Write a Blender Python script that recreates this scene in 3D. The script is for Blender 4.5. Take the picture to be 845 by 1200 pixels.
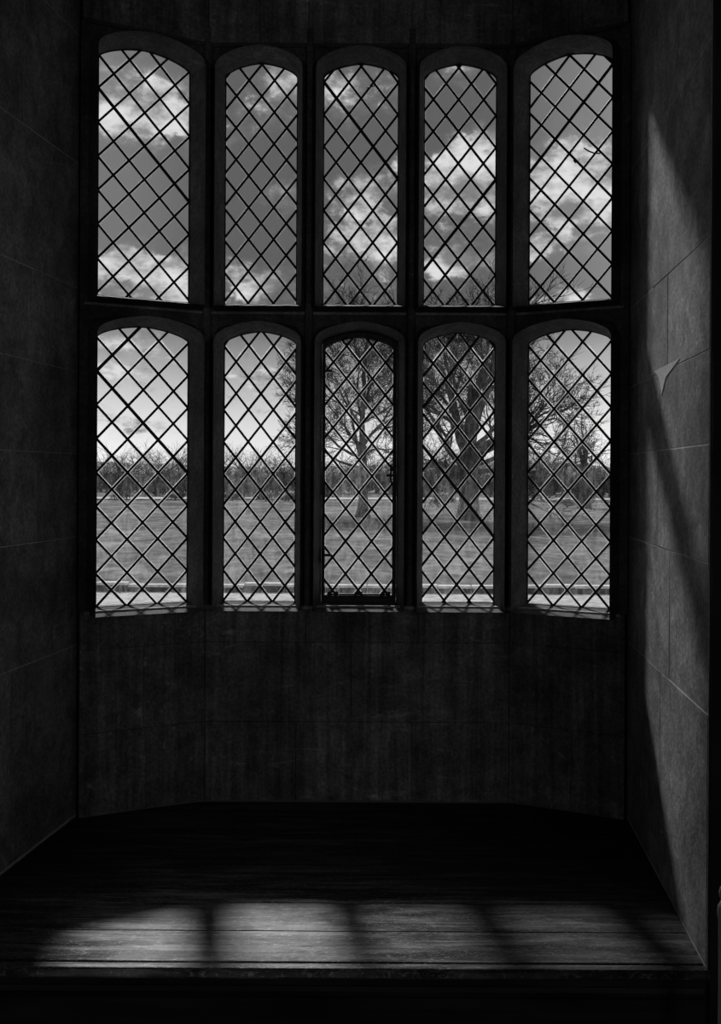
import bpy, bmesh, math, random
from mathutils import Vector, Matrix

# ------------------------------------------------------------------ start
for o in list(bpy.data.objects):
    bpy.data.objects.remove(o)
scn = bpy.context.scene
col = scn.collection
random.seed(11)
F = 1200.0
EYE = 1.725

# ---- camera (level, slight roll, vertical shift; 845x1200 frame) -------
cd = bpy.data.cameras.new('camera')
cd.sensor_fit = 'VERTICAL'
cd.sensor_height = 36.0
cd.lens = 36.0
cd.shift_y = -0.035
cd.clip_start = 0.05
cd.clip_end = 6000
cam = bpy.data.objects.new('camera', cd)
cam.location = (0, 0, EYE)
cam.rotation_euler = (math.pi / 2, -0.0055, 0)
col.objects.link(cam)
scn.camera = cam

# ---- view ---------------------------------------------------------------
scn.view_settings.view_transform = 'Standard'
scn.view_settings.look = 'None'
scn.view_settings.exposure = 0.0
scn.view_settings.gamma = 1.0

# ---- sun (behind the window, high, slightly from the left) ---------------
sl = bpy.data.lights.new('sun', 'SUN')
sl.energy = 4.0
sl.angle = math.radians(5.5)
sun = bpy.data.objects.new('sun', sl)
sdir = Vector((0.165, -1.0, -0.79)).normalized()
sun.rotation_euler = sdir.to_track_quat('-Z', 'Y').to_euler()
sun.location = (-20, 90, 75)
col.objects.link(sun)


# ---- two added fill lights by the rear wall, brightening the window wall ----------------
for side in (-1, 1):
    al = bpy.data.lights.new('rear_fill_light', 'AREA')
    al.shape = 'RECTANGLE'; al.size = 1.2; al.size_y = 2.4
    al.energy = 15.0
    ao = bpy.data.objects.new('rear_fill_light', al)
    ao.location = (3.0 * side, -3.12, 2.3)
    ao.rotation_euler = (math.pi / 2, 0, math.pi)
    ao.rotation_euler = Vector((0, 1, 0)).to_track_quat('-Z', 'Z').to_euler()
    col.objects.link(ao)


# ---- node helper ----------------------------------------------------------
class NT:
    def __init__(s, nt):
        s.nt = nt
        s.L = nt.links
    def n(s, t, **kw):
        nd = s.nt.nodes.new(t)
        for k, v in kw.items():
            setattr(nd, k, v)
        return nd
    def put(s, sock, v):
        if isinstance(v, bpy.types.NodeSocket):
            s.L.new(v, sock)
        else:
            sock.default_value = v
    def m(s, op, a, b=0.0, c=0.0, clamp=False):
        nd = s.n('ShaderNodeMath', operation=op, use_clamp=clamp)
        s.put(nd.inputs[0], a); s.put(nd.inputs[1], b); s.put(nd.inputs[2], c)
        return nd.outputs[0]
    def v(s, op, a, b=(0, 0, 0), c=(0, 0, 0)):
        nd = s.n('ShaderNodeVectorMath', operation=op)
        s.put(nd.inputs[0], a); s.put(nd.inputs[1], b)
        if op == 'MULTIPLY_ADD':
            s.put(nd.inputs[2], c)
        return nd.outputs['Value'] if op in ('LENGTH', 'DOT_PRODUCT') else nd.outputs[0]
    def noise(s, vec, scale, detail=4, rough=0.55, dist=0.0, out='Fac'):
        nd = s.n('ShaderNodeTexNoise')
        s.put(nd.inputs['Vector'], vec)
        s.put(nd.inputs['Scale'], scale); s.put(nd.inputs['Detail'], detail)
        s.put(nd.inputs['Roughness'], rough); s.put(nd.inputs['Distortion'], dist)
        return nd.outputs[out]
    def mr(s, v, a, b, c, d, interp='SMOOTHSTEP'):
        nd = s.n('ShaderNodeMapRange', interpolation_type=interp)
        s.put(nd.inputs[0], v)
        for i, x in enumerate((a, b, c, d)):
            s.put(nd.inputs[i + 1], x)
        return nd.outputs[0]
    def mix(s, f, a, b):
        nd = s.n('ShaderNodeMix', data_type='FLOAT')
        s.put(nd.inputs[0], f); s.put(nd.inputs[2], a); s.put(nd.inputs[3], b)
        return nd.outputs[0]
    def grey(s, v):
        nd = s.n('ShaderNodeCombineColor')
        for i in range(3):
            s.put(nd.inputs[i], v)
        return nd.outputs[0]


# ---- world: monochrome sky with cumulus -----------------------------------
def make_world():
    w = bpy.data.worlds.new('sky')
    scn.world = w
    w.use_nodes = True
    w.node_tree.nodes.clear()
    t = NT(w.node_tree)
    tc = t.n('ShaderNodeTexCoord')
    sep = t.n('ShaderNodeSeparateXYZ')
    t.L.new(tc.outputs['Generated'], sep.inputs[0])
    X, Y, Z = sep.outputs
    az = t.m('ARCTAN2', X, Y)
    el = t.m('ARCSINE', Z)
    cb = t.n('ShaderNodeCombineXYZ')
    t.L.new(az, cb.inputs[0]); t.L.new(el, cb.inputs[1])
    P = cb.outputs[0]
    # clouds flatten towards the horizon
    st = t.n('ShaderNodeCombineXYZ')
    t.L.new(az, st.inputs[0])
    t.L.new(t.m('MULTIPLY', t.m('POWER', t.m('MAXIMUM', el, 0.002), 0.75), 1.6), st.inputs[1])
    PS = st.outputs[0]
    wn = t.noise(P, 26, 5, 0.6, 0, 'Color')
    wn = t.v('SUBTRACT', wn, (0.5, 0.5, 0.5))
    PW = t.v('MULTIPLY_ADD', wn, (0.10, 0.06, 0.0), P)
    blobs = [  # sky positions of the cumulus: (x, y, half width, half height, amount)
        (150, 130, 70, 30, .34), (200, 150, 45, 30, .30), (150, 315, 75, 26, .36), (205, 325, 45, 30, .25),
        (320, 232, 26, 14, .30), (288, 330, 32, 20, .34), (300, 130, 50, 26, .20), (335, 90, 30, 20, .18),
        (410, 110, 45, 24, .20), (440, 205, 38, 34, .34), (400, 240, 36, 30, .30), (425, 290, 50, 34, .26),
        (560, 160, 38, 26, .36), (520, 200, 40, 28, .34), (545, 250, 60, 36, .24), (520, 310, 50, 16, .30),
        (650, 190, 52, 46, .42), (690, 220, 45, 44, .38), (640, 250, 30, 28, .28), (655, 290, 55, 13, .28),
        (665, 348, 50, 16, .36), (135, 410, 48, 20, .32), (125, 440, 34, 14, .30), (195, 458, 34, 10, .26),
        (320, 432, 44, 12, .34), (290, 462, 40, 8, .28), (180, 495, 60, 7, .2), (310, 490, 60, 7, .2),
        (540, 90, 30, 16, .2),
        (170, 230, 90, 44, -.34), (300, 270, 60, 26, -.20), (300, 190, 60, 30, -.22), (430, 160, 45, 24, -.26),
        (540, 125, 45, 20, -.30), (680, 100, 80, 48, -.40), (700, 285, 40, 24, -.2), (670, 320, 60, 16, -.26),
        (500, 160, 30, 24, -.28), (150, 470, 70, 10, -.2), (300, 400, 60, 16, -.2), (680, 440, 60, 60, -.3),
    ]
    tot = None
    for (bx, by, sx, sy, am) in blobs:
        ca = math.atan((bx - 422.5) / F)
        ce = math.atan((558 - by) / F * math.cos(ca))
        kx, ky = F / sx / 1.35, F / sy / 1.35
        q = t.v('MULTIPLY_ADD', PW, (kx, ky, 0), (-ca * kx, -ce * ky, 0))
        r = t.mr(t.v('LENGTH', q), 0.0, 1.5, am, 0.0)
        tot = r if tot is None else t.m('ADD', tot, r)
    n1 = t.noise(PS, 9, 8, 0.62, 0.25)
    n2 = t.noise(PS, 30, 7, 0.65, 0.4)
    den = t.m('ADD', t.m('MULTIPLY', t.mr(n1, .25, .75, 0, 1, 'LINEAR'), 0.62), t.m('MULTIPLY', t.mr(n2, .25, .75, 0, 1, 'LINEAR'), 0.40))
    den = t.m('ADD', den, tot)
    mask = t.mr(den, 0.66, 0.86, 0.0, 1.0)
    thin = t.mr(den, 0.50, 0.74, 0.0, 0.16)
    # clear-sky tone: deep grey overhead, bright at the horizon
    base = t.mr(el, 0.0, 0.17, 0.95, 0.125)
    base = t.m('ADD', base, t.mr(az, 0.10, 0.30, 0.0, 0.17))
    base = t.m('ADD', base, t.mr(az, -0.12, -0.24, 0.0, 0.07))
    shade = t.noise(t.v('ADD', PS, (0.01, 0.016, 3.0)), 22, 6, 0.6)
    cl = t.mr(shade, 0.36, 0.64, 0.24, 0.82)
    a = t.mix(thin, base, 0.42)
    sky = t.mix(mask, a, cl)
    ground = t.mr(el, -0.02, 0.0, 0.08, 1.0)
    sky = t.m('MULTIPLY', sky, ground)
    bg = t.n('ShaderNodeBackground')
    t.L.new(t.grey(sky), bg.inputs[0])
    bg.inputs[1].default_value = 1.0
    out = t.n('ShaderNodeOutputWorld')
    t.L.new(bg.outputs[0], out.inputs[0])
make_world()


# ================================================================ materials
def mat(name, build):
    m = bpy.data.materials.new(name)
    m.use_nodes = True
    m.node_tree.nodes.clear()
    t = NT(m.node_tree)
    out = t.n('ShaderNodeOutputMaterial')
    t.L.new(build(t), out.inputs[0])
    return m

def pbr(t, c, rough=0.8, bump=None, bstr=0.3, bdist=0.01, metal=0.0, spec=0.3):
    b = t.n('ShaderNodeBsdfPrincipled')
    t.put(b.inputs['Base Color'], t.grey(c) if isinstance(c, bpy.types.NodeSocket) else (c, c, c, 1))
    t.put(b.inputs['Roughness'], rough)
    b.inputs['Metallic'].default_value = metal
    b.inputs['Specular IOR Level'].default_value = spec
    if bump is not None:
        bn = t.n('ShaderNodeBump')
        bn.inputs['Strength'].default_value = bstr
        bn.inputs['Distance'].default_value = bdist
        t.L.new(bump, bn.inputs['Height'])
        t.L.new(bn.outputs[0], b.inputs['Normal'])
    return b.outputs[0]

def wcoord(t):
    return t.n('ShaderNodeNewGeometry').outputs['Position']

def orand(t):
    return t.n('ShaderNodeObjectInfo').outputs['Random']

def ashlar(lo, hi, streak=0.25, vs=(6, 6, 1.3)):
    def f(t):
        p = wcoord(t)
        a = t.noise(p, 2.2, 5, 0.6)
        b = t.noise(p, 60, 4, 0.7)
        s = t.noise(t.v('MULTIPLY', p, vs), 1.0, 6, 0.7, .6)
        scr = t.noise(t.v('MULTIPLY', p, (2, 22, 12)), 1.0, 6, 0.7, 1.5)
        c = t.mr(a, 0.35, 0.65, lo, hi)
        c = t.m('MULTIPLY', c, t.mr(t.noise(p, 7, 6, .7, .6), .35, .65, .72, 1.25))
        c = t.m('MULTIPLY', c, t.mr(s, 0.3, 0.75, 1 - streak * .5, 1 + streak))
        c = t.m('MULTIPLY', c, t.mr(b, 0.35, 0.65, 0.72, 1.28))
        c = t.m('MULTIPLY', c, t.mr(scr, 0.58, 0.68, 1.0, 1.8))
        c = t.m('MULTIPLY', c, t.mr(orand(t), 0, 1, 0.85, 1.15, 'LINEAR'))
        h = t.m('ADD', t.m('MULTIPLY', b, 0.35), t.m('ADD', a, t.m('MULTIPLY', scr, .25)))
        return pbr(t, c, 0.85, h, 0.5, 0.012)
    return f

M = {}
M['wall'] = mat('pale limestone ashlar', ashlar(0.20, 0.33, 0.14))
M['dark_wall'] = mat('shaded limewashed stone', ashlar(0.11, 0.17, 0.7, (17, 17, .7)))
M['mortar'] = mat('lime mortar', lambda t: pbr(t, t.mr(t.noise(wcoord(t), 40, 4), .3, .7, .55, .8), .95))
M['joint'] = mat('weathered joint', lambda t: pbr(t, 0.16, .95))
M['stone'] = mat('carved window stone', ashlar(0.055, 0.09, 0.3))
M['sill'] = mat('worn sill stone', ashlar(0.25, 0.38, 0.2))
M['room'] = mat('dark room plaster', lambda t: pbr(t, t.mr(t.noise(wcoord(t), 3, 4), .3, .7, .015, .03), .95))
M['lead'] = mat('lead came', lambda t: pbr(t, t.mr(t.noise(wcoord(t), 80, 3), .3, .7, .015, .05), .6, metal=.4))
M['iron'] = mat('painted iron', lambda t: pbr(t, t.mr(t.noise(wcoord(t), 90, 3), .3, .7, .02, .05), .55, metal=.5))
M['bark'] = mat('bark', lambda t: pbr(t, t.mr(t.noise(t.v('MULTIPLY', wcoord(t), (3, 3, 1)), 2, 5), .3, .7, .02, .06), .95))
M['twig'] = mat('fine twigs', lambda t: pbr(t, 0.022, .95))
M['foliage'] = mat('far woodland', lambda t: pbr(t, t.mr(t.noise(wcoord(t), .6, 5), .3, .7, .02, .08), .95))
M['pale_foliage'] = mat('pale blossom', lambda t: pbr(t, t.mr(t.noise(wcoord(t), 1.4, 5), .3, .7, .15, .5), .95))
M['bush'] = mat('dark evergreen bush', lambda t: pbr(t, t.mr(t.noise(wcoord(t), 3, 4), .3, .7, .01, .04), .95))
M['hill'] = mat('distant hill', lambda t: pbr(t, t.mr(t.noise(wcoord(t), .01, 5), .3, .7, .16, .26), 1))
M['gravel'] = mat('pale gravel', lambda t: pbr(t, t.mr(t.noise(wcoord(t), 3, 7, .75), .35, .65, .30, .62), 1))
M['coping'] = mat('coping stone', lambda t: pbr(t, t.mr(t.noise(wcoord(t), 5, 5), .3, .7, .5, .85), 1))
M['post'] = mat('pale turned wood', lambda t: pbr(t, t.mr(t.noise(t.v('MULTIPLY', wcoord(t), (60, 60, 6)), 1, 4), .3, .7, .35, .55), .5))

def grass(t):
    p = wcoord(t)
    pe = t.v('MULTIPLY', p, (1, .55, 1))
    a = t.noise(pe, .12, 5, .6)
    b = t.noise(pe, 1.3, 6, .7)
    c = t.mr(a, .3, .7, .085, .18)
    c = t.m('MULTIPLY', c, t.mr(b, .35, .65, .5, 1.5))
    c = t.m('MULTIPLY', c, t.mr(t.noise(t.v('MULTIPLY', p, (.5, .22, 1)), 1.0, 5, .7), .35, .65, .65, 1.3))
    r = t.noise(t.v('MULTIPLY', p, (.02, .14, 1)), 1.0, 3, .5)
    c = t.m('MULTIPLY', c, t.mr(r, .35, .6, .75, 1.2))
    return pbr(t, c, 1.0, b, .6, .12, spec=.1)
M['grass'] = mat('parkland grass', grass)

def wood(t):
    p = t.n('ShaderNodeTexCoord').outputs['Object']
    off = t.m('MULTIPLY', orand(t), 37.0)
    cb = t.n('ShaderNodeCombineXYZ')
    t.L.new(off, cb.inputs[0]); t.L.new(off, cb.inputs[2])
    p = t.v('ADD', p, cb.outputs[0])
    g = t.noise(t.v('MULTIPLY', p, (2.2, 38, 10)), 1.0, 7, .65, .8)
    big = t.noise(t.v('MULTIPLY', p, (1.6, 4, 4)), 1.3, 5, .6, .5)
    scr = t.noise(t.v('MULTIPLY', p, (11, 40, 10)), 1.7, 7, .8, 2.6)
    fine = t.noise(p, 55, 3, .7)
    w = t.n('ShaderNodeSeparateXYZ'); t.L.new(wcoord(t), w.inputs[0])
    # mask: sun patch fading to both sides, painted into the board colour
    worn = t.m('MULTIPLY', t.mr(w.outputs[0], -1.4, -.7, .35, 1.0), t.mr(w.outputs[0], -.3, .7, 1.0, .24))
    worn = t.m('MULTIPLY', worn, t.mr(w.outputs[1], 3.95, 4.55, 1.0, .22))  # back boards painted darker for the shade below the window
    st2 = t.noise(t.v('MULTIPLY', p, (1.1, 11, 3)), 1.5, 6, .6, .6)
    c = t.mr(g, .36, .64, .03, .20)
    c = t.m('MULTIPLY', c, t.mr(st2, .40, .60, .25, 1.8))
    c = t.m('MULTIPLY', c, t.mr(big, .35, .65, .6, 1.5))
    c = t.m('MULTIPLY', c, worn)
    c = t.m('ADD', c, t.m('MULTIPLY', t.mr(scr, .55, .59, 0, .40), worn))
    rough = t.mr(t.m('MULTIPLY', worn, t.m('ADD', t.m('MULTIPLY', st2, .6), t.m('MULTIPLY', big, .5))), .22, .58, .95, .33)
    rough = t.m('ADD', rough, t.mr(fine, .4, .8, 0, .15))
    h = t.m('ADD', t.m('MULTIPLY', g, .6), t.m('ADD', t.m('MULTIPLY', scr, .8), t.m('MULTIPLY', fine, .15)))
    return pbr(t, c, rough, h, .6, .005, spec=.5)
M['riser'] = mat('dark oak riser', lambda t: pbr(t, t.mr(t.noise(t.v('MULTIPLY', wcoord(t), (2, 8, 18)), 1, 5), .3, .7, .008, .03), .6))
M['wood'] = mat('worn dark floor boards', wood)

def glass(dirt):
    def f(t):
        p = wcoord(t)
        at = t.n('ShaderNodeAttribute', attribute_name='edge').outputs['Fac']
        at = t.mr(at, 0.05, .5, 0, 1)
        zz = t.n('ShaderNodeSeparateXYZ'); t.L.new(p, zz.inputs[0])
        grime = t.mr(zz.outputs[2], 1.45, 2.05, 1.0, .30)
        n = t.noise(p, 38, 5, .65)
        nn = t.noise(t.v('MULTIPLY', p, (40, 40, 14)), 1, 6, .8)
        vor = t.n('ShaderNodeTexVoronoi')
        t.L.new(p, vor.inputs['Vector']); vor.inputs['Scale'].default_value = 42
        sp = t.mr(vor.outputs['Distance'], 0.05, 0.11, 1.0, 0.0)
        sp = t.m('MULTIPLY', sp, t.mr(n, .5, .62, 0, 1))
        rnd = t.mr(orand(t), 0, 1, .35, 1.3, 'LINEAR')
        d = t.m('MULTIPLY', t.m('MULTIPLY', at, t.mr(n, .3, .7, .35, .85)), dirt * .95 + .16)  # pale pane rims: grime plus light caught on the putty, painted in
        d = t.m('ADD', d, t.m('MULTIPLY', t.mr(nn, .35, .75, .02, .26), t.m('MULTIPLY', t.m('MULTIPLY', rnd, grime), dirt)))
        d = t.m('ADD', d, t.m('MULTIPLY', sp, .5 * dirt + .04), clamp=True)
        tr = t.n('ShaderNodeBsdfTransparent')
        tr.inputs[0].default_value = (.93, .93, .93, 1)
        gl = t.n('ShaderNodeBsdfGlossy')
        gl.inputs['Roughness'].default_value = .08
        gl.inputs[0].default_value = (.9, .9, .9, 1)
        fr = t.n('ShaderNodeFresnel'); fr.inputs[0].default_value = 1.45
        bn = t.n('ShaderNodeBump'); bn.inputs['Strength'].default_value = .3
        bn.inputs['Distance'].default_value = .01
        t.L.new(t.noise(p, 9, 2), bn.inputs['Height'])
        t.L.new(bn.outputs[0], gl.inputs['Normal'])
        m1 = t.n('ShaderNodeMixShader')
        t.L.new(fr.outputs[0], m1.inputs[0])
        t.L.new(tr.outputs[0], m1.inputs[1]); t.L.new(gl.outputs[0], m1.inputs[2])
        tl = t.n('ShaderNodeBsdfTranslucent'); tl.inputs[0].default_value = (.7, .7, .7, 1)
        m2 = t.n('ShaderNodeMixShader')
        t.L.new(d, m2.inputs[0])
        t.L.new(m1.outputs[0], m2.inputs[1]); t.L.new(tl.outputs[0], m2.inputs[2])
        return m2.outputs[0]
    return f
M['glass_up'] = mat('old window glass', glass(.18))
M['glass_low'] = mat('grimy window glass', glass(.85))


# ================================================================ helpers
def tag(o, label=None, cat=None, group=None, kind=None):
    if label: o['label'] = label
    if cat: o['category'] = cat
    if group: o['group'] = group
    if kind: o['kind'] = kind
    return o

def link(name, me, parent=None):
    o = bpy.data.objects.new(name, me)
    col.objects.link(o)
    if parent: o.parent = parent
    return o

def empty(name, loc=(0, 0, 0), rz=0):
    o = link(name, None)
    o.location = loc
    o.rotation_euler = (0, 0, rz)
    o.empty_display_size = .1
    return o

def mesh(name, vs, fs, m, smooth=False):
    me = bpy.data.meshes.new(name)
    me.from_pydata([tuple(v) for v in vs], [], fs)
    me.materials.append(m)
    if smooth:
        me.polygons.foreach_set('use_smooth', [True] * len(me.polygons))
    me.update()
    return me

def fixn(me):
    bm = bmesh.new(); bm.from_mesh(me)
    bmesh.ops.recalc_face_normals(bm, faces=bm.faces)
    bm.to_mesh(me); bm.free()
    return me

def prism(name, poly, z0, z1, m, cham=0.0):
    """vertical prism over a 2-D polygon (x, y), optional chamfer on the top edge"""
    n = len(poly)
    cx = sum(p[0] for p in poly) / n; cy = sum(p[1] for p in poly) / n
    rings = [[(x, y, z0) for x, y in poly]]
    if cham > 0:
        rings.append([(x, y, z1 - cham) for x, y in poly])
        ins = []
        for x, y in poly:
            dx, dy = cx - x, cy - y
            ins.append((x + (cham if dx > 0 else -cham), y + (cham if dy > 0 else -cham), z1))
        rings.append(ins)
    else:
        rings.append([(x, y, z1) for x, y in poly])
    return rings_mesh(name, rings, m, cap=True)

def rings_mesh(name, rings, m, cap=False, closed=True, smooth=False):
    n = len(rings[0]); vs = [p for r in rings for p in r]; fs = []
    for k in range(len(rings) - 1):
        for i in range(n if closed else n - 1):
            j = (i + 1) % n
            fs.append((k * n + i, k * n + j, (k + 1) * n + j, (k + 1) * n + i))
    if cap:
        fs.append(tuple(range(n))[::-1])
        fs.append(tuple(range((len(rings) - 1) * n, len(rings) * n)))
    return fixn(mesh(name, vs, fs, m, smooth))

def box(name, x0, x1, y0, y1, z0, z1, m, parent=None, cham=0.0):
    return link(name, prism(name, [(x0, y0), (x1, y0), (x1, y1), (x0, y1)], z0, z1, m, cham), parent)

def clip(poly, clipper):
    """Sutherland-Hodgman, clipper convex and counter-clockwise"""
    out = list(poly)
    n = len(clipper)
    for i in range(n):
        ax, ay = clipper[i]; bx, by = clipper[(i + 1) % n]
        inp, out = out, []
        if not inp: break
        side = lambda p: (bx - ax) * (p[1] - ay) - (by - ay) * (p[0] - ax)
        for k in range(len(inp)):
            p, q = inp[k], inp[(k + 1) % len(inp)]
            sp, sq = side(p), side(q)
            if sp >= 0: out.append(p)
            if (sp >= 0) != (sq >= 0):
                u = sp / (sp - sq)
                out.append((p[0] + u * (q[0] - p[0]), p[1] + u * (q[1] - p[1])))
    res = []
    for p in out:
        if not res or math.hypot(p[0] - res[-1][0], p[1] - res[-1][1]) > 1e-5:
            res.append(p)
    if len(res) > 1 and math.hypot(res[0][0] - res[-1][0], res[0][1] - res[-1][1]) < 1e-5:
        res.pop()
    return res

def area(p):
    return abs(sum(p[i][0] * p[(i + 1) % len(p)][1] - p[(i + 1) % len(p)][0] * p[i][1] for i in range(len(p)))) / 2

# ================================================================ bay plan
TH = math.atan(0.517)
GY = 5.52                                   # glass plane of the three middle lights
HL, HR = Vector((-.84, GY)), Vector((.816, GY))          # hinges of the canted sides
CL, CR = Vector((-1.434, 5.213)), Vector((1.366, 5.235))  # inner corners with the side walls
FL, FR = Vector((-1.665, 3.61)), Vector((1.229, 3.61))     # mouth of the recess
TOPZ = 4.62

# ================================================================ room shell
def shell():
    o = box('floor', -4.2, 4.2, -3.2, 3.60, -.60, -.47, M['room'])
    tag(o, 'dark floor of the room below the wooden window platform', 'floor', kind='structure')
    o = box('ceiling', -4.2, 4.2, -3.2, 6.2, TOPZ, TOPZ + .15, M['room'])
    tag(o, 'dark ceiling above the window recess', 'ceiling', kind='structure')
    o = box('wall_front', FR.x + .004, 4.2, 3.585, 3.609, -.5, TOPZ, M['room'])
    o.name = 'wall_front_right'
    tag(o, 'black unlit room wall to the right of the window recess', 'wall', kind='structure')
    o = box('wall_front_left', -4.2, FL.x - .004, 3.585, 3.609, -.5, TOPZ, M['room'])
    tag(o, 'unlit room wall to the left of the window recess', 'wall', kind='structure')
    o = box('wall_rear', -4.2, 4.2, -3.3, -3.15, -.5, TOPZ, M['room'])
    tag(o, 'dark wall at the far end of the room behind the viewer', 'wall', kind='structure')
    o = box('wall_room_left', -4.35, -4.2, -3.2, 3.8, -.5, TOPZ, M['room'])
    tag(o, 'dark long wall of the room on the left', 'wall', kind='structure')
    o = box('wall_room_right', 4.2, 4.35, -3.2, 3.8, -.5, TOPZ, M['room'])
    tag(o, 'dark long wall of the room on the right', 'wall', kind='structure')
shell()

def block(name, x0, x1, z0, z1, proud, m, parent, c=.004, jit=0.0):
    """stone in a wall's local frame: face towards -y, chamfered arrises"""
    g = .0012
    x0 += g; x1 -= g; z0 += g; z1 -= g
    j = lambda: random.uniform(-jit, jit)
    base = [(x0, .03, z0), (x1, .03, z0), (x1, .03, z1), (x0, .03, z1)]
    mid = [(x, -proud + c, z) for x, _, z in base]
    top = [(x0 + c, -proud + j(), z0 + c), (x1 - c, -proud + j(), z0 + c),
           (x1 - c, -proud + j(), z1 - c), (x0 + c, -proud + j(), z1 - c)]
    return link(name, rings_mesh(name, [base, mid, top], m, cap=True), parent)

def side_wall(name, a, b, courses, splits, label, e0, e1):
    """a -> b runs so that the room side lies on local -y"""
    d = b - a; L = d.length
    root = link(name, prism(name, [(-e0, .0010), (L + e1, .0010), (L + e1, .4), (-e0, .4)], -.5, TOPZ, M['mortar']))
    root.location = (a.x, a.y, 0)
    root.rotation_euler = (0, 0, math.atan2(d.y, d.x))
    tag(root, label, 'wall', kind='structure')
    for k in range(len(courses) - 1):
        xs = [0.0] + splits[k] + [L]
        for i in range(len(xs) - 1):
            block('stone', xs[i], xs[i + 1], courses[k], courses[k + 1],
                  random.uniform(0.0, .0018), M['wall'], root, .0022, .0008)
    return root, L

LR = (CR - FR).length
yR = lambda y: (5.235 - y) * LR / (5.235 - 3.61)      # distance from the back corner
CO = [0.002, .89, 1.424, 1.845, 2.18, 2.58, 3.28, 3.95, TOPZ - .002]
wr, _ = side_wall('wall_right', CR, FR, CO,
                  [[yR(4.41)], [yR(4.24)], [yR(4.48)], [yR(4.44)], [yR(4.30)], [yR(4.62)], [yR(4.33)], [yR(4.6)]],
                  'pale ashlar side wall of the recess on the right, raked by daylight', .2, 0)
# mortar patch in the chipped corner between courses
pt = [(yR(4.56), 2.20), (yR(4.47), 2.165), (yR(4.41), 2.08), (yR(4.33), 2.15), (yR(4.07), 2.20)]
me = rings_mesh('mortar_patch', [[(x, .0, z) for x, z in pt], [(x, -.0024, z) for x, z in pt]], M['mortar'], cap=True)
tag(link('mortar_patch', me, wr), 'pale triangular mortar repair')
LL = (FL - CL).length
yL = lambda y: LL - (5.213 - y) * LL / (5.213 - 3.61)
wl, _ = side_wall('wall_left', FL, CL, [0.002, .86, 1.41, 1.83, 2.245, 2.67, 3.3, 3.95, TOPZ - .002],
                  [[yL(4.5)], [yL(4.3)], [yL(4.75)], [yL(4.2)], [yL(4.7)], [yL(4.35)], [yL(4.6)], [yL(4.4)]],
                  'dim ashlar side wall of the recess on the left', 0, .09)

# wall below and above the lights, following the bay
def back_piece(name, z0, z1, d, courses, cuts, m, label):
    t = math.tan(TH / 2)
    pts = []
    cl2 = CL + Vector((math.cos(TH), math.sin(TH))) * 0
    nL = Vector((math.sin(TH), -math.cos(TH))); nR = Vector((-math.sin(TH), -math.cos(TH)))
    z0 = z0 if z0 > .5 else -.5
    inner = [CL + nL * d, Vector((HL.x + d * t, GY - d)), Vector((HR.x - d * t, GY - d)), CR + nR * d]
    outer = [CR - nR * .12 , HR + Vector((0, .12)), HL + Vector((0, .12)), CL - nL * .12]
    inner2 = [p - q * .012 for p, q in zip(inner, (nL, Vector((0, -1)), Vector((0, -1)), nR))]
    root = link(name, rings_mesh(name, [[(p.x, p.y, z0) for p in inner2 + outer], [(p.x, p.y, z1) for p in inner2 + outer]],
                                 M['joint'], cap=True))
    tag(root, label, 'wall', kind='structure')
    for f in range(3):
        a, b = inner[f], inner[f + 1]
        dd = b - a; L = dd.length
        if f == 0:
            a = a - dd.normalized() * .01; L += .01
        if f == 2:
            L += .01
        for k in range(len(courses) - 1):
            xs = [0.0] + [c * L for c in cuts[f][k % len(cuts[f])]] + [L]
            for i in range(len(xs) - 1):
                o = block('stone', xs[i], xs[i + 1], courses[k], courses[k + 1], 0, m, root, .0025, 0)
                o.location = (a.x, a.y, 0)
                o.rotation_euler = (0, 0, math.atan2(dd.y, dd.x))
                # thin the block to the depth of the joint bed
                o.scale = (1, .4, 1)
    return root
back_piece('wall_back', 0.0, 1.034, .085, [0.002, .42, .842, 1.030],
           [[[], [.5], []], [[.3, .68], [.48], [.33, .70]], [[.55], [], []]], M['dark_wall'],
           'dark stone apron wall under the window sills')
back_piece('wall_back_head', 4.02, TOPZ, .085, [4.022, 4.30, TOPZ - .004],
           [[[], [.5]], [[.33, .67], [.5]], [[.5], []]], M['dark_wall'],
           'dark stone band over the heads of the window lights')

# ================================================================ windows
def outline(xl, xr, zb, zt, rise, n=26):
    """arched light, counter-clockwise from bottom left: list of (x, z)"""
    c = (xl + xr) / 2; h = (xr - xl) / 2; zs = zt - rise
    pts = []
    for i in range(5): pts.append((xl + (xr - xl) * i / 4, zb))
    for i in range(1, 6): pts.append((xr, zb + (zs - zb) * i / 6))
    for i in range(n + 1):
        a = math.pi * i / n
        ca, sa = math.cos(a), math.sin(a)
        e = 2 / 1.6
        pts.append((c + h * math.copysign(abs(ca) ** e, ca), zs + rise * abs(sa) ** e))
    for i in range(1, 6): pts.append((xl, zs + (zb - zs) * i / 6))
    return pts

def offset(pts, o, drop, zb):
    """push outline outwards by o; bottom edge drops by 'drop'"""
    n = len(pts); res = []
    for i in range(n):
        p = pts[i]
        if i <= 4:
            x = p[0]
            if i == 0: x -= o
            if i == 4: x += o
            res.append((x, zb - drop)); continue
        a, b = pts[i - 1], pts[(i + 1) % n]
        if 5 <= i <= 9: nx, nz = 1, 0
        elif i >= n - 5: nx, nz = -1, 0
        else:
            tx, tz = b[0] - a[0], b[1] - a[1]; l = math.hypot(tx, tz)
            nx, nz = tz / l, -tx / l
        res.append((p[0] + nx * o, p[1] + nz * o))
    return res

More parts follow.
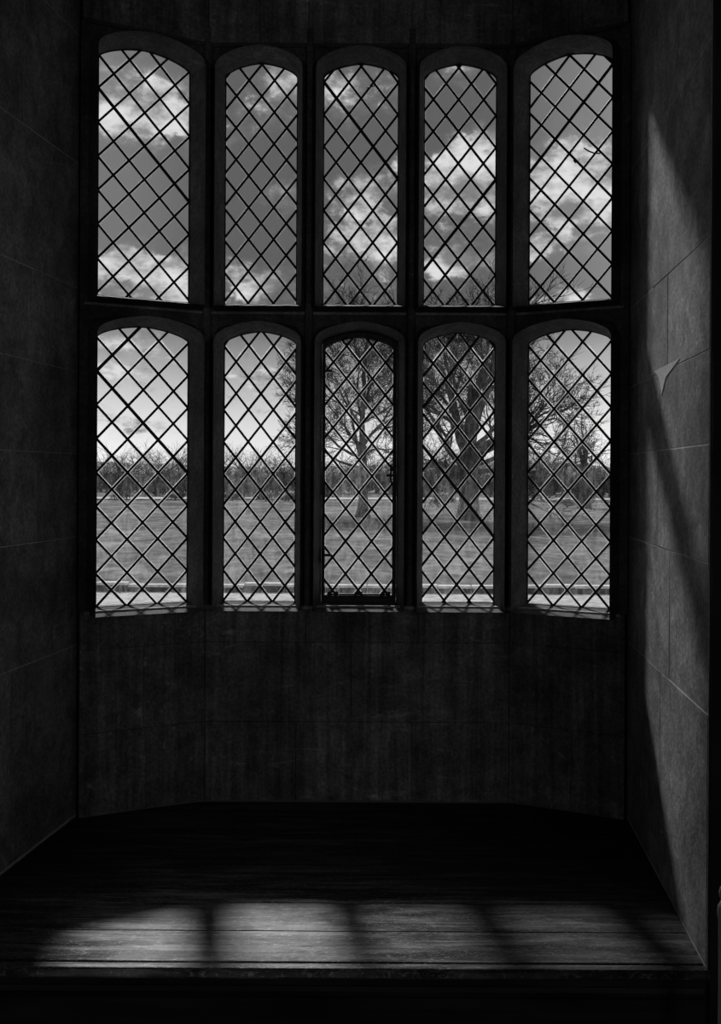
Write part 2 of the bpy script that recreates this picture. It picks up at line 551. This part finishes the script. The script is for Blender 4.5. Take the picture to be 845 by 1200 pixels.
def rect_ring(pts, xl, xr, zb, zt, zs):
    """match every outline point with a point on the panel's rectangle"""
    n = len(pts); cx = (pts[0][0] + pts[4][0]) / 2; hw = (pts[4][0] - pts[0][0]) / 2; res = []
    na = 26
    for i, p in enumerate(pts):
        if i <= 4: res.append((xl + (xr - xl) * i / 4, zb))
        elif i <= 9: res.append((xr, p[1]))
        elif i <= 10 + na:
            k = (i - 10) / na          # 0 right spring ... 1 left spring
            if k < .15: res.append((xr, zs + (zt - zs) * k / .15))
            elif k > .85: res.append((xl, zs + (zt - zs) * (1 - k) / .15))
            else: res.append((xr + (xl - xr) * (k - .15) / .7, zt))
        else: res.append((xl, p[1]))
    return res

NUMW = [0]
POS = ['leftmost', 'second from left', 'middle', 'second from right', 'rightmost']

def diamond_mesh(poly, m):
    """pane: thin glass plate with an outer band carrying grime and painted-in putty glints"""
    n = len(poly)
    cx = sum(p[0] for p in poly) / n; cz = sum(p[1] for p in poly) / n
    k = .80
    vs = [(x, 0, z) for x, z in poly] + [(cx + (x - cx) * k, 0, cz + (z - cz) * k) for x, z in poly]
    fs = [(i, (i + 1) % n, n + (i + 1) % n, n + i) for i in range(n)] + [tuple(range(n, 2 * n))]
    me = mesh('pane', vs, fs, m)
    at = me.attributes.new('edge', 'FLOAT', 'POINT')
    at.data.foreach_set('value', [1.0] * n + [0.0] * n)
    return me

def came_mesh(p, q, w, dep):
    """H-section lead strip between two points of the plane"""
    dx, dz = q[0] - p[0], q[1] - p[1]; l = math.hypot(dx, dz)
    nx, nz = -dz / l * w / 2, dx / l * w / 2
    prof = [(-1, -.35), (-.55, -1), (.55, -1), (1, -.35), (1, .5), (-1, .5)]
    rings = [[(e[0] + nx * a, b * dep, e[1] + nz * a) for a, b in prof] for e in (p, q)]
    return rings_mesh('came', rings, M['lead'], cap=True)

def window(px, py, rz, hw, rl, rr, zb, zt, rise, rzb, rzt, lat, low, which, dropf):
    NUMW[0] += 1
    num = NUMW[0]
    pts = outline(-hw, hw, zb, zt, rise)
    zs = zt - rise
    D = .065
    def ring(o, d, drop):
        return [(x, -d, z) for x, z in offset(pts, o, drop, zb)]
    bigr = [(x, -D, z) for x, z in rect_ring(pts, rl, rr, rzb, rzt, zs)]
    bigo = [(x, .16, z) for x, z in rect_ring(pts, rl - (.02 if rl < -.3 else 0), rr + (.02 if rr > .3 else 0), rzb, rzt, zs)]
    rings = [bigo, ring(.035, .16, .03), ring(.003, .02, .0), ring(0, 0.0, 0),
             ring(.004, .003, dropf * .1), ring(.006, .012, dropf * .15), ring(.010, .026, dropf * .3),
             ring(.018, .038, dropf * .5), ring(.029, .045, dropf * .72), ring(.034, .046, dropf * .8), ring(.035, .056, dropf * .82),
             ring(.045, .060, dropf), ring(.047, D, dropf), bigr]
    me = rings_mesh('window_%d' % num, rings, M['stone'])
    root = link('window_%d' % num, me)
    root.location = (px, py, 0); root.rotation_euler = (0, 0, rz)
    row = 'lower' if low else 'upper'
    extra = {('lower', 'middle'): ' in an opening iron casement with a latch',
             ('lower', 'second from right'): ' looking onto the thick forked tree trunk',
             ('upper', 'rightmost'): ' with bent loose wires hanging on it'}.get((row, which), '')
    tag(root, '%s arched stone light of the %s row, diamond leaded glass%s' % (which, row, extra), 'window', kind='structure')
    inner = pts
    if low and which == 'middle':
        inner = outline(-hw + .014, hw - .018, zb + .038, zt - .028, rise * .95)
        r = lambda P, d: [(x, -d, z) for x, z in P]
        fr = rings_mesh('casement_frame', [r(pts, -.008), r(inner, -.008), r(inner, .012), r(offset(inner, .006, .010, zb + .038), .018),
                                           r(offset(pts, -.002, -.002, zb), .018), r(pts, -.008)], M['iron'])
        fo = tag(link('casement_frame', fr, root), 'black iron opening frame')
        for hz in (2.29, 1.30):
            h = bpy.data.meshes.new('hinge'); bm = bmesh.new()
            bmesh.ops.create_cone(bm, segments=8, radius1=.008, radius2=.008, depth=.06, cap_ends=True,
                                  matrix=Matrix.Translation((-hw + .012, -.024, hz)))
            for s in (-1, 1):
                bmesh.ops.create_icosphere(bm, subdivisions=1, radius=.011, matrix=Matrix.Translation((-hw + .012, -.024, hz + s * .034)))
            bmesh.ops.create_cube(bm, size=1, matrix=Matrix.Translation((-hw + .032, -.022, hz)) @ Matrix.Diagonal((.045, .006, .014, 1)))
            bm.to_mesh(h); bm.free(); h.materials.append(M['iron'])
            link('hinge', h, root)
        st = bpy.data.meshes.new('stay_bar'); bm = bmesh.new()
        bmesh.ops.create_cube(bm, size=1, matrix=Matrix.Translation((0, -.026, zb + .046)) @ Matrix.Diagonal((.34, .008, .007, 1)))
        for sx in (-.155, -.12, -.01, .01, .13, .16):
            bmesh.ops.create_icosphere(bm, subdivisions=1, radius=.012, matrix=Matrix.Translation((sx, -.026, zb + .052)) @ Matrix.Diagonal((1.2, .5, .9, 1)))
        bm.to_mesh(st); bm.free(); st.materials.append(M['iron'])
        link('stay_bar', st, root)
        lk = bpy.data.meshes.new('latch'); bm = bmesh.new()
        bmesh.ops.create_cube(bm, size=1, matrix=Matrix.Translation((hw - .03, -.026, 1.74)) @ Matrix.Diagonal((.012, .008, .10, 1)))
        bmesh.ops.create_cube(bm, size=1, matrix=Matrix.Translation((hw - .03, -.034, 1.73)) @ Matrix.Diagonal((.05, .01, .012, 1)))
        bm.to_mesh(lk); bm.free(); lk.materials.append(M['iron'])
        link('latch', lk, root)
    # ---- diamond lattice
    cx, cz, a, full = lat
    b = full / 2
    gm = M['glass_low'] if low else M['glass_up']
    ex = .004
    clipper = inner
    shared = None
    for i in range(-14, 15):
        for j in range(-24, 25):
            if (i + j) % 2 == 0: continue     # pane centres sit between crossings
            x, z = cx + i * a, cz + j * b
            if not (zb - b < z < zt + b and -hw - a < x < hw + a): continue
            dm = [(x - a, z), (x, z - b), (x + a, z), (x, z + b)]
            pl = clip(dm, clipper)
            if len(pl) < 3 or area(pl) < 1.2e-4: continue
            whole = area(pl) > .999 * 2 * a * b
            if whole:
                if shared is None:
                    shared = diamond_mesh([(-a, 0), (0, -b), (a, 0), (0, b)], gm)
                o = link('pane', shared, root); o.location = (x, 0, z)
            else:
                qx = sum(p[0] for p in pl) / len(pl); qz = sum(p[1] for p in pl) / len(pl)
                o = link('pane', diamond_mesh([(p[0] - qx, p[1] - qz) for p in pl], gm), root)
                o.location = (qx, 0, qz)
            o.rotation_euler = (random.gauss(0, .008), 0, random.gauss(0, .008))
    # ---- cames: crossing family c = x/a -+ z/b
    for s in (1, -1):
        for k in range(-40, 41):
            # line through (cx + 2k a, cz) with slope s*b/a
            x0 = cx + 2 * k * a
            T = 40
            P0, P1 = (x0 - T * a, cz - s * T * b), (x0 + T * a, cz + s * T * b)
            e = 1e-5
            seg = clip([P0, (P0[0] + e, P0[1]), (P1[0] + e, P1[1]), P1], clipper)
            if len(seg) < 2: continue
            zmin = min(seg, key=lambda p: p[1]); zmax = max(seg, key=lambda p: p[1])
            if math.hypot(zmin[0] - zmax[0], zmin[1] - zmax[1]) < .03: continue
            w = .0165 if random.random() < .05 else random.uniform(.0112, .0132)
            j = random.uniform(-.0016, .0016)
            o = link('came', came_mesh((zmin[0] + j, zmin[1]), (zmax[0] - j, zmax[1]), w, .0045 + .0006 * s), root)
            o.location.y = -.001 * s
    # perimeter lead
    r = lambda P, d: [(x, -d, z) for x, z in P]
    ins = offset(inner, -.004, -.004, min(p[1] for p in inner))
    link('edge_came', rings_mesh('edge_came', [r(inner, .003), r(ins, .004), r(ins, -.004), r(inner, -.003)], M['lead']), root)
    return root

c_, s_ = math.cos(TH), math.sin(TH)
def fac(h, s, sg):   # point at distance s outward from the hinge
    return (h.x + sg * s * c_, h.y - s * s_)
pl1 = fac(HL, .338, -1); pl5 = fac(HR, .3115, 1)
RZB, TR, RZT = 1.034, 2.575, 4.02
UP = dict(zb=2.645, zt=3.946, rise=.077, rzb=TR, rzt=RZT, low=False, dropf=.045)
LO = dict(zb=1.045, zt=2.500, rise=.067, rzb=RZB, rzt=TR, low=True, dropf=.009)
cols = [
    (pl1[0], pl1[1], TH, .2437, -.345, .338 - .015, (-.2437, 3.710, .0812, .1745), (-.2437, 2.258, .0812, .1735)),
    (-.544, GY, 0, .194, -.296 + .015, .2645, (.001, 3.942, .068, .1716), (.005, 2.339, .067, .1725)),
    (-.0075, GY, 0, .2015, -.272, .271, (0, 3.933, .0668, .1725), (-.001, 2.339, .070, .1753)),
    (.5275, GY, 0, .1945, -.264, .2885 - .015, (-.0095, 3.930, .0675, .1720), (-.006, 2.335, .0667, .1702)),
    (pl5[0], pl5[1], -TH, .2225, -.3115 + .015, .325, (.2225, 3.856, .0762, .1720), (.2225, 2.2596, .0755, .1735)),
]
wins = {}
for i, (x, y, rz, hw, rl, rr, lu, ll) in enumerate(cols):
    wins['u', i] = window(x, y, rz, hw, rl, rr, lat=lu, which=POS[i], **UP)
for i, (x, y, rz, hw, rl, rr, lu, ll) in enumerate(cols):
    wins['l', i] = window(x, y, rz, hw, rl, rr, lat=ll, which=POS[i], **LO)

def wire(parent, pts, r=.0035):
    vs, fs = [], []
    for k, (x, z) in enumerate(pts):
        for q in range(5):
            a = q * 2 * math.pi / 5
            vs.append((x + r * .6 * math.cos(a), -.012 + r * math.sin(a), z + r * math.cos(a)))
    for k in range(len(pts) - 1):
        for q in range(5):
            fs.append((k * 5 + q, k * 5 + (q + 1) % 5, (k + 1) * 5 + (q + 1) % 5, (k + 1) * 5 + q))
    tag(link('loose_wire', fixn(mesh('loose_wire', vs, fs, M['iron'])), parent), 'bent loose wire tie')
wire(wins['u', 2], [(.03, 3.815), (.05, 3.818), (.07, 3.825), (.088, 3.83)])
wire(wins['u', 4], [(.075, 3.44), (.10, 3.42), (.13, 3.405), (.16, 3.40), (.165, 3.405)])
wire(wins['u', 4], [(.02, 3.385), (.03, 3.37), (.045, 3.372), (.05, 3.385)])

# mullions, transom ledges, sills
def moulding(name, x, y, rz, z0, z1, w, d0, d1, m, label):
    pf = [(-w / 2, -d0 + .02), (-w / 2, -d0 - .004), (-w * .40, -d0 - .006), (-w * .36, -(d0 + d1) / 2), (-w * .22, -d1 + .004), (0, -d1),
          (w * .22, -d1 + .004), (w * .36, -(d0 + d1) / 2), (w * .40, -d0 - .006), (w / 2, -d0 - .004), (w / 2, -d0 + .02)]
    o = link(name, rings_mesh(name, [[(a, b, z0) for a, b in pf], [(a, b, z1) for a, b in pf]], m, cap=True))
    o.location = (x, y, 0); o.rotation_euler = (0, 0, rz)
    tag(o, label, 'trim', kind='structure')
    return o
ML = [(-.84 + .0, GY, TH / 2, 'moulded stone mullion at the left bend of the bay'),
      (-.2795, GY, 0, 'straight moulded stone mullion left of the middle lights'),
      (.2635, GY, 0, 'straight moulded stone mullion right of the middle lights'),
      (.816, GY, -TH / 2, 'moulded stone mullion at the right bend of the bay')]
for i, (x, y, rz, lb) in enumerate(ML):
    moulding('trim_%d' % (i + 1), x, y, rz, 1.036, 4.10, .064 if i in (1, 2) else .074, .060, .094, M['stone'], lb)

def ledge(name, x, y, rz, xl, xr, z0, z1, d0, d1, m, label):
    pr = [(-d0, z0), (-d1 + .004, z0), (-d1, z0 + .005), (-d1, z1 - .006), (-d1 + .006, z1), (-d0, z1)]
    o = link(name, rings_mesh(name, [[(xl, a, b) for a, b in pr], [(xr, a, b) for a, b in pr]], m, cap=True))
    o.location = (x, y, 0); o.rotation_euler = (0, 0, rz)
    tag(o, label, 'trim', kind='structure')
n = 5
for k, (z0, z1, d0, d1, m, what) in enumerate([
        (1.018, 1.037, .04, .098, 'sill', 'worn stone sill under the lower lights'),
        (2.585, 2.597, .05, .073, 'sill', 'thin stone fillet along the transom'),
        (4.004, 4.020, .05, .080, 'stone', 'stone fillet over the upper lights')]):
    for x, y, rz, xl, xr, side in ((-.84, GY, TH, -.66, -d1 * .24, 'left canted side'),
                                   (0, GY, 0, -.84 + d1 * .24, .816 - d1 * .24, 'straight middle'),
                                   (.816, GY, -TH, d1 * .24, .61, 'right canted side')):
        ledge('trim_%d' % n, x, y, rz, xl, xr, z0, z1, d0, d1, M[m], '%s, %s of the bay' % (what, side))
        n += 1

# ================================================================ platform
foot = [(FL.x + .006, FL.y - .02), (FR.x - .004, FR.y - .02), (CR.x - .004, CR.y - .06), (HR.x, GY - .1), (HL.x, GY - .1), (CL.x + .004, CL.y - .06)]
plat = empty('wooden_platform', (0, 3.6, 0))
tag(plat, 'wide worn plank platform filling the floor of the window recess', 'platform')
ys = [3.637, 3.884, 4.144, 4.404, 4.67, 4.93, 5.19, 5.46]
for k in range(len(ys) - 1):
    g = .0035 if k == 1 else .002
    pol = clip([(-2, ys[k] + g), (2, ys[k] + g), (2, ys[k + 1] - g * .4), (-2, ys[k + 1] - g * .4)], foot)
    pol = [(x, y - 3.6) for x, y in pol]
    zt = -.0005 - random.uniform(0, .0025)
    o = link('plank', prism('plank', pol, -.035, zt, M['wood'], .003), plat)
pr = [(-.005, .033), (-.03, .033), (-.038, .024), (-.038, -.0), (-.036, -.014), (-.028, -.020), (-.012, -.018), (-.002, -.008), (-.001, .0)]
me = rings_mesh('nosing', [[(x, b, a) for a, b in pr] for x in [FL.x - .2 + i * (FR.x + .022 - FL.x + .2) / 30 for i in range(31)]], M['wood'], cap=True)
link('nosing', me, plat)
box('riser_board', FL.x + .002, FR.x + .006, .0095, .032, -.47, -.032, M['riser'], plat)
prm = [(-.07, .02), (-.07, .002), (-.085, -.006), (-.10, -.004), (-.115, .006), (-.12, .02)]
link('bead_moulding', rings_mesh('bead_moulding', [[(x, b, a) for a, b in prm] for x in (FL.x + .02, FR.x - .01)], M['riser'], cap=True), plat)
link('subfloor', prism('subfloor', [(x * .985, max(y - 3.6, .06)) for x, y in foot], -.47, -.036, M['joint']), plat)

# turned post standing at the right of the platform
def lathe(name, prof, m, parent, seg=20):
    rings = [[(r * math.cos(2 * math.pi * i / seg), r * math.sin(2 * math.pi * i / seg), z) for i in range(seg)] for r, z in prof]
    return link(name, rings_mesh(name, rings, m, cap=True, smooth=True), parent)
PX = 1.186
post = empty('turned_post', (PX, 3.3, -.47))
tag(post, 'pale turned wooden post with ball finial at the right mouth of the recess', 'post')
lathe('shaft', [(.020, .06), (.026, .09), (.024, .3), (.0225, .55), (.024, .77), (.028, .79), (.026, .815), (.018, .83)], M['post'], post)
lathe('finial', [(.011, .826), (.014, .832), (.021, .845), (.023, .86), (.019, .874), (.008, .882)], M['post'], post)
lathe('base', [(.07, .0), (.07, .025), (.05, .04), (.024, .06)], M['post'], post)

# ================================================================ outdoors
GZ = -1.795
def ground():
    import mathutils
    vs, fs = [], []
    ysr = [32.6, 34, 39, 45, 52, 60, 70, 82, 96, 112, 130, 150, 175, 205, 240, 300, 400, 600, 1000, 2000]
    nx = 40
    for y in ysr:
        half = 30 + y * .8
        for i in range(nx + 1):
            x = -half + 2 * half * i / nx
            z = mathutils.noise.noise(Vector((x * .05, y * .05, 0))) * .18 * min(1, max(0, (y - 36) / 40)) 
            vs.append((x, y, GZ + z))
    for r in range(len(ysr) - 1):
        for i in range(nx):
            a = r * (nx + 1) + i
            fs.append((a, a + 1, a + nx + 2, a + nx + 1))
    o = link('ground', mesh('ground', vs, fs, M['grass'], True))
    tag(o, 'open parkland meadow of rough grass outside the window', 'ground', kind='structure')
    o = box('gravel_terrace', -60, 60, 6.5, 32.35, GZ - .5, GZ - .17, M['gravel'])
    tag(o, 'pale gravel terrace on this side of the low stone wall', 'ground', kind='structure')
    vs = []; m_ = 40
    for i in range(m_ + 1):
        x = -90 + 180 * i / m_
        y = 150 + 6 * math.sin(x * .03)
        vs += [(x, y, GZ + .12), (x, y + 9, GZ + .22)]
    fs = [(2 * i, 2 * i + 2, 2 * i + 3, 2 * i + 1) for i in range(m_)]
    o = link('driveway', mesh('driveway', vs, fs, M['gravel']))
    tag(o, 'pale estate drive crossing the meadow before the far trees', 'path', kind='structure')
    # hills
    vs, fs = [], []
    nn = 80
    for i in range(nn + 1):
        x = -1200 + 2400 * i / nn
        h = 14 + 12 * mathutils.noise.noise(Vector((x * .002 + 3, 0, 0))) + 6 * mathutils.noise.noise(Vector((x * .011, 4, 0)))
        vs += [(x, 1400, -3), (x, 1520, h * .7), (x, 1640, h * 1.3), (x, 1900, -3)]
    for i in range(nn):
        for j in range(3):
            fs.append((4 * i + j, 4 * i + 4 + j, 4 * i + 5 + j, 4 * i + j + 1))
    o = link('hills', mesh('hills', vs, fs, M['hill'], True))
    tag(o, 'low distant hills on the horizon beyond the trees', 'hill', kind='structure')
ground()

# low stone wall with copings
lw = empty('low_stone_wall', (0, 32.4, GZ - .26))
tag(lw, 'low stone retaining wall across the near meadow, sunlit copings', 'wall')
x = -13.5
while x < 13.5:
    L = random.uniform(.9, 1.5)
    dz = random.uniform(-.045, .03)
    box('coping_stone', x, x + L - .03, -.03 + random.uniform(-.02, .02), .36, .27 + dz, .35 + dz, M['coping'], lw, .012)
    box('wall_stone', x + .02, x + L - .02, .02, .32, -.1, .266 + dz, M['bark'], lw, .01)  # dark bark material paints in the shaded face of the wall
    x += L

# ---- bare trees ------------------------------------------------------------
class Segs:
    def __init__(s): s.v = []; s.f = []
    def add(s, a, b, ra, rb, n):
        d = (b - a)
        if d.length < 1e-5: return
        d.normalize()
        u = d.orthogonal().normalized(); w = d.cross(u)
        k = len(s.v)
        for p, r in ((a, ra), (b, rb)):
            for i in range(n):
                t = 2 * math.pi * i / n
                s.v.append(p + u * (r * math.cos(t)) + w * (r * math.sin(t)))
        for i in range(n):
            j = (i + 1) % n
            s.f.append((k + i, k + j, k + n + j, k + n + i))
    def path(s, pts, rs, n):
        """continuous tube"""
        k = len(s.v)
        for q, p in enumerate(pts):
            d = (pts[min(q + 1, len(pts) - 1)] - pts[max(q - 1, 0)]).normalized()
            u = Vector((1, .05, 0)); u = (u - d * u.dot(d)).normalized(); w = d.cross(u)
            for i in range(n):
                t = 2 * math.pi * i / n
                s.v.append(p + u * (rs[q] * math.cos(t)) + w * (rs[q] * math.sin(t)))
        for q in range(len(pts) - 1):
            for i in range(n):
                j = (i + 1) % n
                s.f.append((k + q * n + i, k + q * n + j, k + (q + 1) * n + j, k + (q + 1) * n + i))

def rnd_dir():
    return Vector((random.gauss(0, 1), random.gauss(0, 1), random.gauss(0, 1))).normalized()

def grow(S, T, p, d, L, r, lev, maxlev, droop, wig=.3, kids=5, wood=None):
    """one branch and everything it carries"""
    n = 5 if lev <= 1 else 3
    steps = 5 if lev <= 1 else (4 if lev == 2 else 3)
    pts = [p.copy()]; rs = [r]
    for i in range(steps):
        d = (d + rnd_dir() * wig + Vector((0, 0, droop))).normalized()
        p = p + d * (L / steps)
        pts.append(p.copy()); rs.append(r * (1 - .62 * (i + 1) / steps))
    tgt = T if lev >= maxlev - 1 else S
    tgt.path(pts, rs, n if tgt is S else 3)
    if lev >= maxlev: return
    for k in range(kids):
        t = random.uniform(.25, 1.0) if k else 1.0
        q = t * steps; i0 = min(int(q), steps - 1); fr = q - i0
        pos = pts[i0].lerp(pts[i0 + 1], fr)
        base = (pts[i0 + 1] - pts[i0]).normalized()
        sd = rnd_dir(); sd = (sd - base * sd.dot(base)).normalized()
        nd = (base * (1.6 if k == 0 else .75) + sd * random.uniform(.5, .95) + Vector((0, 0, .12))).normalized()
        rr_ = rs[-1] * 1.0 if k == 0 else rs[i0] * .55
        grow(S, T, pos, nd, L * random.uniform(.45, .68), max(.021, rr_), lev + 1, maxlev, droop * .6, wig, kids, wood)

def bare_tree(name, loc, label, trunk, limbs, maxlev, kids, seed, droop=0.03):
    random.seed(seed)
    root = empty(name, loc)
    tag(root, label, 'tree')
    T = Segs()
    tr = Segs(); tr.path([Vector(p) for p, r in trunk], [r for p, r in trunk], 12)
    # root flare
    link('trunk', mesh('trunk', tr.v, tr.f, M['bark'], True), root)
    for (p, d, L, r) in limbs:
        S = Segs()
        grow(S, T, Vector(p), Vector(d).normalized(), L, r, 1, maxlev, droop, .30, kids)
        link('limb', mesh('limb', S.v, S.f, M['bark'], True), root)
    tw = link('twigs', mesh('twigs', T.v, T.f, M['twig']), root)
    tag(tw, kind='stuff')
    return root

def mk_limbs(rng, n, z0, z1, L0, L1, r, up, trunk_top, spread=1.0):
    out = []
    for i in range(n):
        a = i * 2.4 + rng.uniform(-.4, .4)
        t = i / max(1, n - 1)
        z = z0 + (z1 - z0) * t
        out.append(((0, 0, z), (math.cos(a) * spread, math.sin(a) * spread, up + t * 1.1), L0 + (L1 - L0) * t, r * (1 - .45 * t)))
    return out

rg = random.Random(5)
# tree A: middle light, tall slender stems from one bole
la = mk_limbs(rg, 17, 3.6, 12.5, 5.7, 3.8, .15, .22, 14)
la += [((0, 0, 4.6), (-.28, .1, 1), 8.0, .17), ((0, 0, 5.0), (.20, -.1, 1), 8.2, .16), ((0, 0, 6), (.5, .1, .9), 6.8, .14),
       ((0, 0, 5), (-.8, 0, .45), 6.0, .15), ((0, 0, 9), (.1, .1, 1), 6.0, .14)]
bare_tree('bare_tree', (0.2, 89, GZ + .05), 'tall bare slender tree seen through the middle lower light',
          [((0, 0, -.2), .80), ((0, 0, .5), .52), ((0.05, 0, 1.6), .40), ((.12, 0, 3.2), .36), ((0, 0, 5.2), .31), ((-.1, 0, 8), .24), ((.1, 0, 11.5), .16), ((0, 0, 14), .07)],
          la, 5, 5, 3)
# tree B: stout old tree with thick forked limbs
lb = [((0, 0, 5.0), (-.42, 0, 1.0), 8.2, .50), ((0, 0, 5.4), (.18, .1, 1.1), 9.0, .48), ((-.1, 0, 4.2), (-.9, .2, .65), 5.9, .34),
      ((-.2, 0, 6.4), (-.25, -.1, 1.2), 8.4, .34),
      ((.1, 0, 4.6), (1.0, -.1, .55), 7.2, .32), ((.1, 0, 5.4), (1.0, .3, .65), 6.9, .30), ((0, 0, 6.5), (-.6, -.5, 1.0), 5.9, .3),
      ((.1, 0, 3.8), (1, .1, .16), 7.4, .26), ((0, 0, 5.5), (.9, -.5, .45), 6.7, .28), ((0, 0, 7), (.1, -.6, 1), 5.9, .26),
      ((0, 0, 3.9), (-.9, -.4, .25), 4.9, .24), ((0.2, 0, 4.9), (1, .4, .3), 7.2, .25), ((0, 0, 8), (-.2, .4, 1.0), 4.9, .24),
      ((0, 0, 8), (-.3, .3, 1.2), 5.9, .26), ((.3, 0, 5.9), (1, -.2, .5), 6.9, .24), ((.3, 0, 4.4), (1, -.3, .4), 6.4, .22)]
lb += [((-1.5, 0, 11.5), (-.5, 0, 1), 3.8, .16), ((-1.6, .1, 11), (.35, .1, 1), 4.2, .16), ((-1.5, 0, 11.8), (-.1, -.2, 1), 4.0, .16)]
bare_tree('bare_tree', (8.9, 84, GZ + .05), 'stout old bare tree with a thick forked trunk, seen through the two right-hand lower lights',
          [((0, 0, -.3), 1.5), ((0, 0, .5), .98), ((0, 0, 1.6), .82), ((-.05, 0, 3.4), .78), ((0, 0, 5.2), .78), ((0, 0, 6.6), .58), ((.1, 0, 8.5), .38), ((.1, 0, 11), .2)],
          lb, 5, 5, 9)
# ivy-clad stump tree in the right light
lc = [((0, 0, 4.2), (-.35, 0, 1), 3.2, .3), ((0, 0, 4.5), (.3, .1, 1), 3.0, .28), ((0, 0, 4.5), (0, 0, 1), 3.8, .25), ((0, 0, 4), (.8, 0, .8), 2.6, .2), ((0, 0, 4), (-.8, 0, .7), 2.6, .2)]
bare_tree('pollard_tree', (25.4, 116, GZ + .1), 'small pollarded tree with stubby upright limbs, seen through the rightmost lower light',
          [((0, 0, -.2), .9), ((0, 0, 1), .6), ((0, 0, 3), .75), ((0, 0, 4.4), .9), ((0, 0, 5), .5)], lc, 4, 4, 21, .1)

# ---- far trees -------------------------------------------------------------
def crown_mesh(name, rx, ry, rz, n, m, seed, s=.32):
    rr = random.Random(seed)
    lobes = [(rr.uniform(-.55, .55) * rx, rr.uniform(-.5, .5) * ry, rr.uniform(-.35, .5) * rz, rr.uniform(.35, .6)) for _ in range(8)]
    vs, fs = [], []
    for i in range(n):
        lx, ly, lz, q = rr.choice(lobes)
        v = Vector((rr.gauss(0, 1), rr.gauss(0, 1), rr.gauss(0, 1))).normalized() * (rr.random() ** .35)
        c = Vector((lx + v.x * rx * q, ly + v.y * ry * q, lz + v.z * rz * q))
        a = Vector((rr.gauss(0, 1), rr.gauss(0, 1), rr.gauss(0, 1))).normalized() * s * rr.uniform(.5, 1.3)
        b = Vector((rr.gauss(0, 1), rr.gauss(0, 1), rr.gauss(0, 1))).normalized() * s * rr.uniform(.5, 1.3)
        k = len(vs)
        vs += [c, c + a, c + a * .5 + b]
        fs.append((k, k + 1, k + 2))
    return mesh(name, vs, fs, m)

protos = []
for q in range(4):
    rr = random.Random(50 + q)
    cm = crown_mesh('crown', 4.2, 3.6, 3.0, 1700, M['foliage'], 60 + q, .42)
    S = Segs(); T = Segs(); random.seed(70 + q)
    S.path([Vector((0, 0, -1)), Vector((0, 0, 2)), Vector((.1, 0, 4))], [.4, .3, .2], 6)
    for w in range(9):
        a = w * 2.4
        grow(T, T, Vector((0, 0, 2.6)), Vector((math.cos(a) * .9, math.sin(a) * .9, 1.0)), 4.9, .11, 2, 4, .02, .2, 4)
    protos.append((cm, mesh('trunk', S.v, S.f, M['bark']), mesh('twigs', T.v, T.f, M['twig'])))

LIGHTS = [('leftmost lower light', 105, 225), ('second lower light from left', 255, 350), ('middle lower light', 375, 465),
          ('second lower light from right', 490, 585), ('rightmost lower light', 612, 722)]
rr = random.Random(77)
ORD = ['first', 'second', 'third', 'fourth', 'fifth', 'sixth', 'seventh', 'eighth', 'ninth', 'tenth', 'eleventh', 'twelfth']
def far_tree(px, D, hgt, wide, where, proto, idx):
    X = (px - 422.5) / F * D
    r = empty('far_tree', (X, D, GZ + .1), rr.uniform(0, 6.28))
    k = hgt / 6.6
    r.scale = (wide, wide, k)
    tag(r, 'dark far woodland tree, %s from the left seen through the %s' % (ORD[idx], where), 'tree', 'far tree line across the meadow')
    cm, tm, wm = protos[proto]
    c = link('crown', cm, r); c.location = (0, 0, 2.3); tag(c, kind='stuff')
    link('trunk', tm, r)
    w = link('twigs', wm, r); tag(w, kind='stuff')
for where, a, b in LIGHTS:
    px = a - 4
    idx = 0
    while px < b + 4:
        D = rr.uniform(172, 215)
        h = rr.uniform(4.3, 6.6) * D / 190
        if where.startswith('second lower light from left'): h *= 1.05
        far_tree(px, D, h, rr.uniform(.9, 1.35), where, rr.randrange(4), idx)
        idx += 1
        px += rr.uniform(11, 17)

# rounded shrubs and low bushes nearer
def shrub(px, D, rx, rz, m, label, seed, n=1500, lift=.8):
    X = (px - 422.5) / F * D
    r = empty('shrub', (X, D, GZ + .08))
    tag(r, label, 'shrub')
    c = link('foliage', crown_mesh('foliage', rx, rx * .7, rz, n, m, seed, .16 * max(1, rz)), r)
    c.location = (0, 0, rz * lift); tag(c, kind='stuff')
    S = Segs(); S.path([Vector((0, 0, -.1)), Vector((0, 0, rz * .9))], [.12, .05], 5)
    link('stem', mesh('stem', S.v, S.f, M['bark']), r)
shrub(145, 140, 1.9, .75, M['bush'], 'low dark bush, left of the two in the leftmost lower light', 201)
shrub(206, 141, 1.7, .65, M['bush'], 'low dark bush, right of the two in the leftmost lower light', 202)
shrub(272, 140, 1.6, .65, M['bush'], 'low dark bush in the second lower light, beside the pale shrub', 203)
shrub(312, 138, 2.1, .7, M['bush'], 'wide dark bush in the second lower light from the left', 204)
shrub(338, 139, 1.4, .6, M['bush'], 'small dark bush at the right edge of the second lower light', 205)
shrub(286, 150, 2.2, 2.1, M['pale_foliage'], 'pale blossoming shrub in the second lower light from the left', 206)
shrub(520, 120, 1.8, .9, M['bush'], 'dark bush left of the stout forked trunk', 207)
shrub(640, 150, 3.4, 2.6, M['foliage'], 'rounded grey shrub left of the pollarded tree', 208, 2600)
shrub(665, 120, .9, .55, M['pale_foliage'], 'small pale bush at the foot of the pollarded tree', 209)
shrub(706, 150, 3.0, 3.0, M['foliage'], 'rounded grey shrub right of the pollarded tree', 210, 2600)
shrub(684, 117, 1.7, 2.2, M['bush'], 'ivy thicket around the pollarded tree', 211, 2200)
